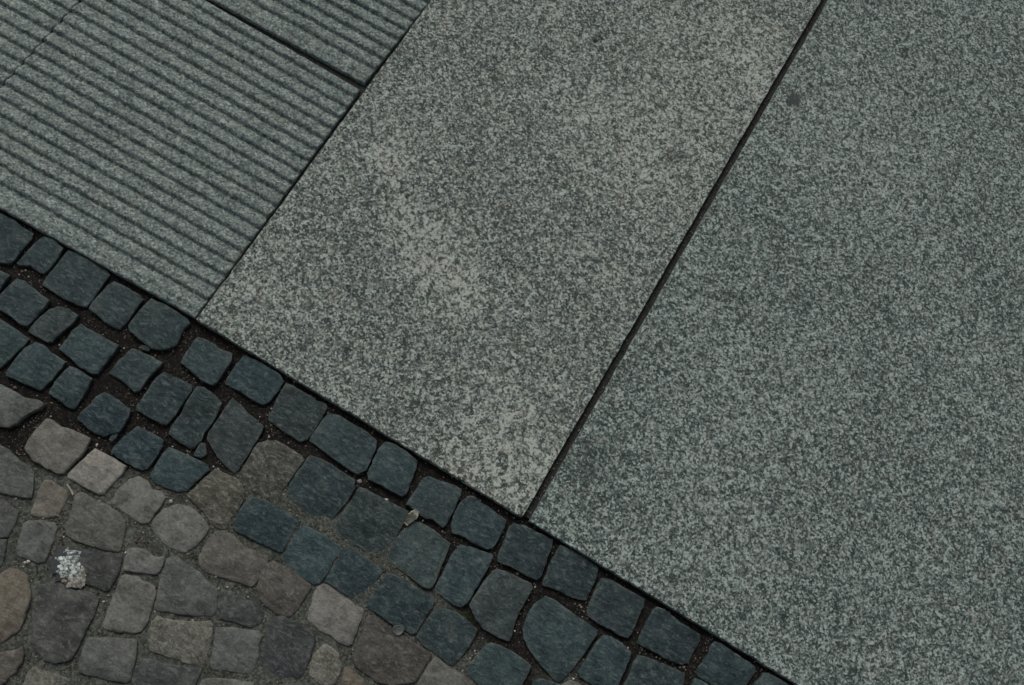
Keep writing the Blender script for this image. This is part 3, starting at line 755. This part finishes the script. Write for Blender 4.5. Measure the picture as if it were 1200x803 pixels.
# moss in a few joints
mv = []; mf = []
for px, py, r, nn in ((553, 722, .010, 260), (549, 716, .007, 120), (100, 640, .008, 120), (21, 632, .010, 160), (226, 652, .008, 160), (322, 655, .007, 140),
                      (263, 792, .012, 200), (243, 785, .010, 160), (95, 577, .006, 80), (305, 620, .008, 120), (150, 716, .006, 70)):
    X, Y = gnd(px, py)
    for _ in range(nn):
        x = random.gauss(X, r * .7); y = random.gauss(Y, r * .4)
        near = np.argsort((centres[:, 0] - x) ** 2 + (centres[:, 1] - y) ** 2)[:5]
        if any(in_poly(polys[i], x, y) for i in near): continue
        z = bed_height(x, y, sandy(x, y)) - .0004; a = random.uniform(0, 6.28); L = random.uniform(.0012, .003); w_ = .0004
        k = len(mv); dx, dy = math.cos(a), math.sin(a); ln = random.uniform(.2, .9) * L
        mv += [(x - dy * w_, y + dx * w_, z), (x + dy * w_, y - dx * w_, z), (x + dx * ln, y + dy * ln, z + L)]
        mf.append((k, k + 1, k + 2))
mo = mesh_obj('moss', mv, mf, simple_mat('moss', (.030, .045, .014), (.060, .075, .026), 90, .9), cob, smooth=False); mo['kind'] = 'stuff'

# ------------------------------------------------------------------ small things lying on the paving
def surf_z(px, py):
    """height of the sett head under a pixel"""
    dg = bpy.context.evaluated_depsgraph_get()
    x, y = gnd(px, py, -.005)
    ok, p, n_, *_ = SC.ray_cast(dg, (x, y, .05), (0, 0, -1))
    return x, y, (p.z if ok else -.006)
bpy.context.view_layer.update()

# curled dry leaf between two dark setts
def leaf():
    x, y, z = surf_z(482, 607); z = max(surf_z(482 + a, 607 + b)[2] for a in (-9, -4, 0, 4, 9) for b in (-9, 0, 9)) - .0008
    ax = Vector((*gnd(489, 600), 0)) - Vector((*gnd(475, 616), 0)); L = ax.length; ax.normalize(); sd2 = Vector((-ax.y, ax.x, 0))
    vs = []; fs = []; NU, NV = 18, 10
    for i in range(NU + 1):
        u = i / NU; wv = .0060 * (.42 + .58 * min(1, u / .6)) * (math.sqrt(max(.02, 1 - ((u - .62) / .38) ** 2)) if u > .62 else 1)
        for j in range(NV + 1):
            v = j / NV * 2 - 1
            p = Vector((x, y, z)) + ax * (u - .5) * L * (1 + .05 * math.sin(j * 2.1)) + sd2 * v * wv * (1 + .08 * math.sin(i * 1.9 + v))
            p.z = z + .0007 + .0022 * max(0, u - .78) / .22 + .0008 * v * v + .0003 * math.sin(i * 1.3 + j) + .0014 * max(0, .10 - u) / .10
            vs.append(p[:])
    for i in range(NU):
        for j in range(NV):
            a = i * (NV + 1) + j; fs.append((a, a + 1, a + NV + 2, a + NV + 1))
    o = mesh_obj('dry_leaf', vs, fs, simple_mat('dry_leaf', (.052, .056, .050), (.115, .110, .090), 130, .7), None, (x, y, z))
    o.data.materials.append(simple_mat('dry_leaf_rim', (.22, .20, .16), (.42, .40, .34), 200, .7))
    for q, pg in enumerate(o.data.polygons):
        ii, jj = divmod(q, NV)
        if ii >= NU - 4 or ii == 0 or (jj == NV - 1 and ii > 9) or (jj == 0 and ii > 11): pg.material_index = 1
    o.modifiers.new('thickness', 'SOLIDIFY').thickness = .0004
    return o
lf = leaf(); tag(lf, 'small curled pale dry leaf lying across a joint between dark cobbles', 'leaf')

# bird dropping: crusty white lumps on a dark sett
def dropping():
    x0, y0, z0 = surf_z(85, 665)
    root = bpy.data.objects.new('bird_dropping', None); link(root); root.location = (x0, y0, z0); root.empty_display_size = .01
    tag(root, 'crusty white bird dropping on a dark grey weathered cobble', 'dropping')
    white = simple_mat('dropping_white', (.20, .25, .24), (.70, .74, .71), 420, .75, .9, .001)
    grey = simple_mat('dropping_grey', (.22, .23, .20), (.46, .45, .40), 420, .85, .9, .001)
    tan_ = simple_mat('dropping_tan', (.20, .12, .07), (.46, .33, .22), 300, .85)
    damp = simple_mat('dropping_damp', (.030, .034, .040), (.055, .060, .062), 220, .55)
    def lump(name, px, py, w, h, mat, seed, hz, flat=0):
        cx, cy, cz = surf_z(px, py); r1 = w / 2 * .00108; r2 = h / 2 * .00108; vs = []; fs = []; N = 30 if w > 4 else 10; K = 8 if w > 4 else 3
        for k in range(K + 1):
            f = 1 - k / K
            for i in range(N):
                a = i / N * 6.2832
                e = 1 + .38 * noise.noise((math.cos(a) * 2.4, math.sin(a) * 2.4, seed)) + .28 * noise.noise((math.cos(a) * 6, math.sin(a) * 6, seed + 3))
                p = RT * (math.cos(a) * r1 * e * f) + UP * (math.sin(a) * r2 * e * f)
                X, Y = cx + p.x, cy + p.y
                z = hz * (1 - f ** 3) + (hz * .75 * noise.noise((X * 420, Y * 420, seed)) + hz * .4 * noise.noise((X * 900, Y * 900, seed)) if k and flat != 1 else 0)
                vs.append((X, Y, cz - .0005 * f + max(-.0002, z)))
        for k in range(K):
            for i in range(N):
                j = (i + 1) % N; fs.append((k * N + i, k * N + j, (k + 1) * N + j, (k + 1) * N + i))
        o = mesh_obj(name, [(a - x0, b - y0, c - z0) for a, b, c in vs], fs, mat, root)
        return o
    lump('damp_stain', 81, 662, 34, 40, damp, 4.2, .0005, 1); lump('damp_stain', 101, 651, 11, 12, damp, 7.7, .0005, 1)
    k = NT('dropping_splash'); vv = k.coord(True); nn = k.noise(vv, 170, 5, .7, .2)
    spl = k.done(k.ramp(nn, [(.42, (.035, .042, .044)), (.48, (.20, .23, .22)), (.57, (.60, .66, .63))]), .7, k.bump(nn, .6, .001))
    k = NT('dropping_smear'); vv = k.coord(True); nn = k.noise(vv, 260, 5, .75)
    sme = k.done(k.ramp(nn, [(.36, (.07, .075, .065)), (.52, (.24, .235, .20)), (.64, (.48, .47, .42))]), .8, k.bump(nn, .6, .001))
    for a in ((82, 654, 22, 17), (79, 667, 21, 19), (87, 664, 14, 22), (72, 656, 13, 7), (95, 667, 9, 12)):
        lump('white_splash', *a, spl, a[0] * .31 + a[1], .0010, 2)
    for a in ((88, 681, 21, 15), (95, 678, 13, 18), (97, 669, 6, 7)):
        lump('grey_smear', *a, sme, a[0] * .57, .0010, 2)
    for a in ((85, 649, 5, 4), (83, 655, 5, 4), (79, 668, 7, 5), (77, 671, 5, 4), (83, 662, 5, 3)):
        lump('white_crust', *a, white, a[0] * .31 + a[1], .0016)
    lump('tan_crumb', 76, 681, 7, 4, tan_, 3.3, .0010)
    r_ = random.Random(3)
    for _ in range(10):
        lump('white_speck', r_.gauss(84, 8), r_.gauss(667, 11), r_.uniform(1.2, 2.6), r_.uniform(1.0, 2.2), white, r_.uniform(0, 90), .0006)
dropping()

def rod(name, p0, p1, r0_, r1_, mat, lift):
    """thin split stalk: tapered, slightly bent, frayed end"""
    a = surf_z(*p0); b = surf_z(*p1); A = Vector((*a[:2], max(a[2], b[2]) + lift)); B = Vector((*b[:2], max(a[2], b[2]) + lift))
    d = (B - A); s = Vector((-d.y, d.x, 0)).normalized(); vs = []; fs = []; N = 8; K = 10
    for k in range(K + 1):
        t = k / K; c = A + d * t + s * (.0006 * math.sin(t * 3)); r = r0_ * (1 - t) + r1_ * t
        for i in range(N):
            an = i / N * 6.2832; vs.append((c + s * math.cos(an) * r * (1 + .1 * math.sin(k * 2.7)) + Vector((0, 0, math.sin(an) * r * .7)))[:])
    for k in range(K):
        for i in range(N):
            j = (i + 1) % N; fs.append((k * N + i, k * N + j, (k + 1) * N + j, (k + 1) * N + i))
    fs.append(tuple(range(N - 1, -1, -1))); fs.append(tuple(range(K * N, K * N + N)))
    return mesh_obj(name, vs, fs, mat, None, ((A + B) / 2)[:])
tw_ = rod('straw', (78, 567.5), (85.5, 580.5), .0008, .0012, simple_mat('straw', (.24, .21, .14), (.40, .37, .28), 300, .7), .0006)
tag(tw_, 'short pale straw lying in a joint between weathered cobbles', 'straw')

def pebble(name, px, py, w, h, mat, seed, hz, lift=0):
    x, y, z = surf_z(px, py); z += lift; bm = bmesh.new(); bmesh.ops.create_icosphere(bm, subdivisions=3, radius=1)
    for v in bm.verts:
        k = 1 + .25 * noise.noise(v.co * 1.6 + Vector((seed, 0, 0))) + .12 * noise.noise(v.co * 4 + Vector((0, seed, 0)))
        p = RT * v.co.x * w * .00054 + UP * v.co.y * h * .00054
        v.co = Vector((p.x * k, p.y * k, v.co.z * hz * k + hz * .6))
    me = bpy.data.meshes.new(name); bm.to_mesh(me); bm.free(); me.materials.append(mat)
    me.polygons.foreach_set('use_smooth', [True] * len(me.polygons))
    o = bpy.data.objects.new(name, me); link(o); o.location = (x, y, z); return o
pk = simple_mat('pink_pebble', (.20, .14, .12), (.46, .42, .38), 260, .6)
tag(pebble('pebble', 200, 587.5, 4.6, 5, pk, 2.2, .0020), 'tiny pinkish white pebble between two weathered grey cobbles', 'pebble')
wp = simple_mat('white_pebble', (.34, .33, .30), (.62, .60, .55), 260, .6)
tag(pebble('pebble', 453, 585.5, 4.4, 4, wp, 5.1, .0018), 'tiny white pebble in a dark joint near the dry leaf', 'pebble')
tag(pebble('pebble', 421.5, 563.5, 6, 5, simple_mat('grey_pebble', (.13, .13, .12), (.30, .29, .27), 260, .7), 8.3, .0018), 'tiny grey pebble where four dark cobbles meet', 'pebble')
dkm = simple_mat('dark_crumb', (.020, .014, .012), (.05, .04, .035), 400, .8)
tag(pebble('crumb', 696.4, 50, 5.6, 4.6, dkm, 1.4, .0011), 'dark brown crumb lying on the middle granite slab, larger than the pair beside it', 'crumb')
for px, py, w_, h_ in ((702, 44.6, 3.4, 3.4), (704.6, 47.6, 3.6, 3.6)):
    tag(pebble('crumb', px, py, w_, h_, dkm, px, .0008), 'one of two tiny dark crumbs side by side on the middle granite slab', 'crumb', None, 'pair of crumbs on the slab')

# little shell-like ring: round pale rim with a hollow middle
def shell():
    x, y, z = surf_z(466.5, 738.5); z = max(surf_z(466.5 + a, 738.5 + b)[2] for a in (-5, 0, 5) for b in (-5, 0, 5)); vs = []; fs = []; N = 28; prof = [(1.0, 0), (1.02, .0012), (.92, .0022), (.78, .0018), (.6, .0011), (.3, .0010), (0.02, .0012)]
    for f, dz in prof:
        for i in range(N):
            a = i / N * 6.2832; e = 1 + .09 * math.sin(2 * a + 1) + .05 * math.sin(3 * a)
            p = RT * math.cos(a) * .0066 * f * e + UP * math.sin(a) * .0072 * f * e
            q = dz * (1 + .35 * math.cos(a - 3.4)) if .5 < f < 1 else dz
            vs.append((x + p.x, y + p.y, z - .0006 + q))
    for k in range(len(prof) - 1):
        for i in range(N):
            j = (i + 1) % N; fs.append((k * N + i, k * N + j, (k + 1) * N + j, (k + 1) * N + i))
    fs.append(tuple(range((len(prof) - 1) * N, len(prof) * N)))
    return mesh_obj('shell', vs, fs, simple_mat('shell', (.050, .058, .055), (.105, .112, .102), 180, .45), None, (x, y, z))
tag(shell(), 'small round greyish shell with a pale rim on the edge of a dark cobble', 'shell')
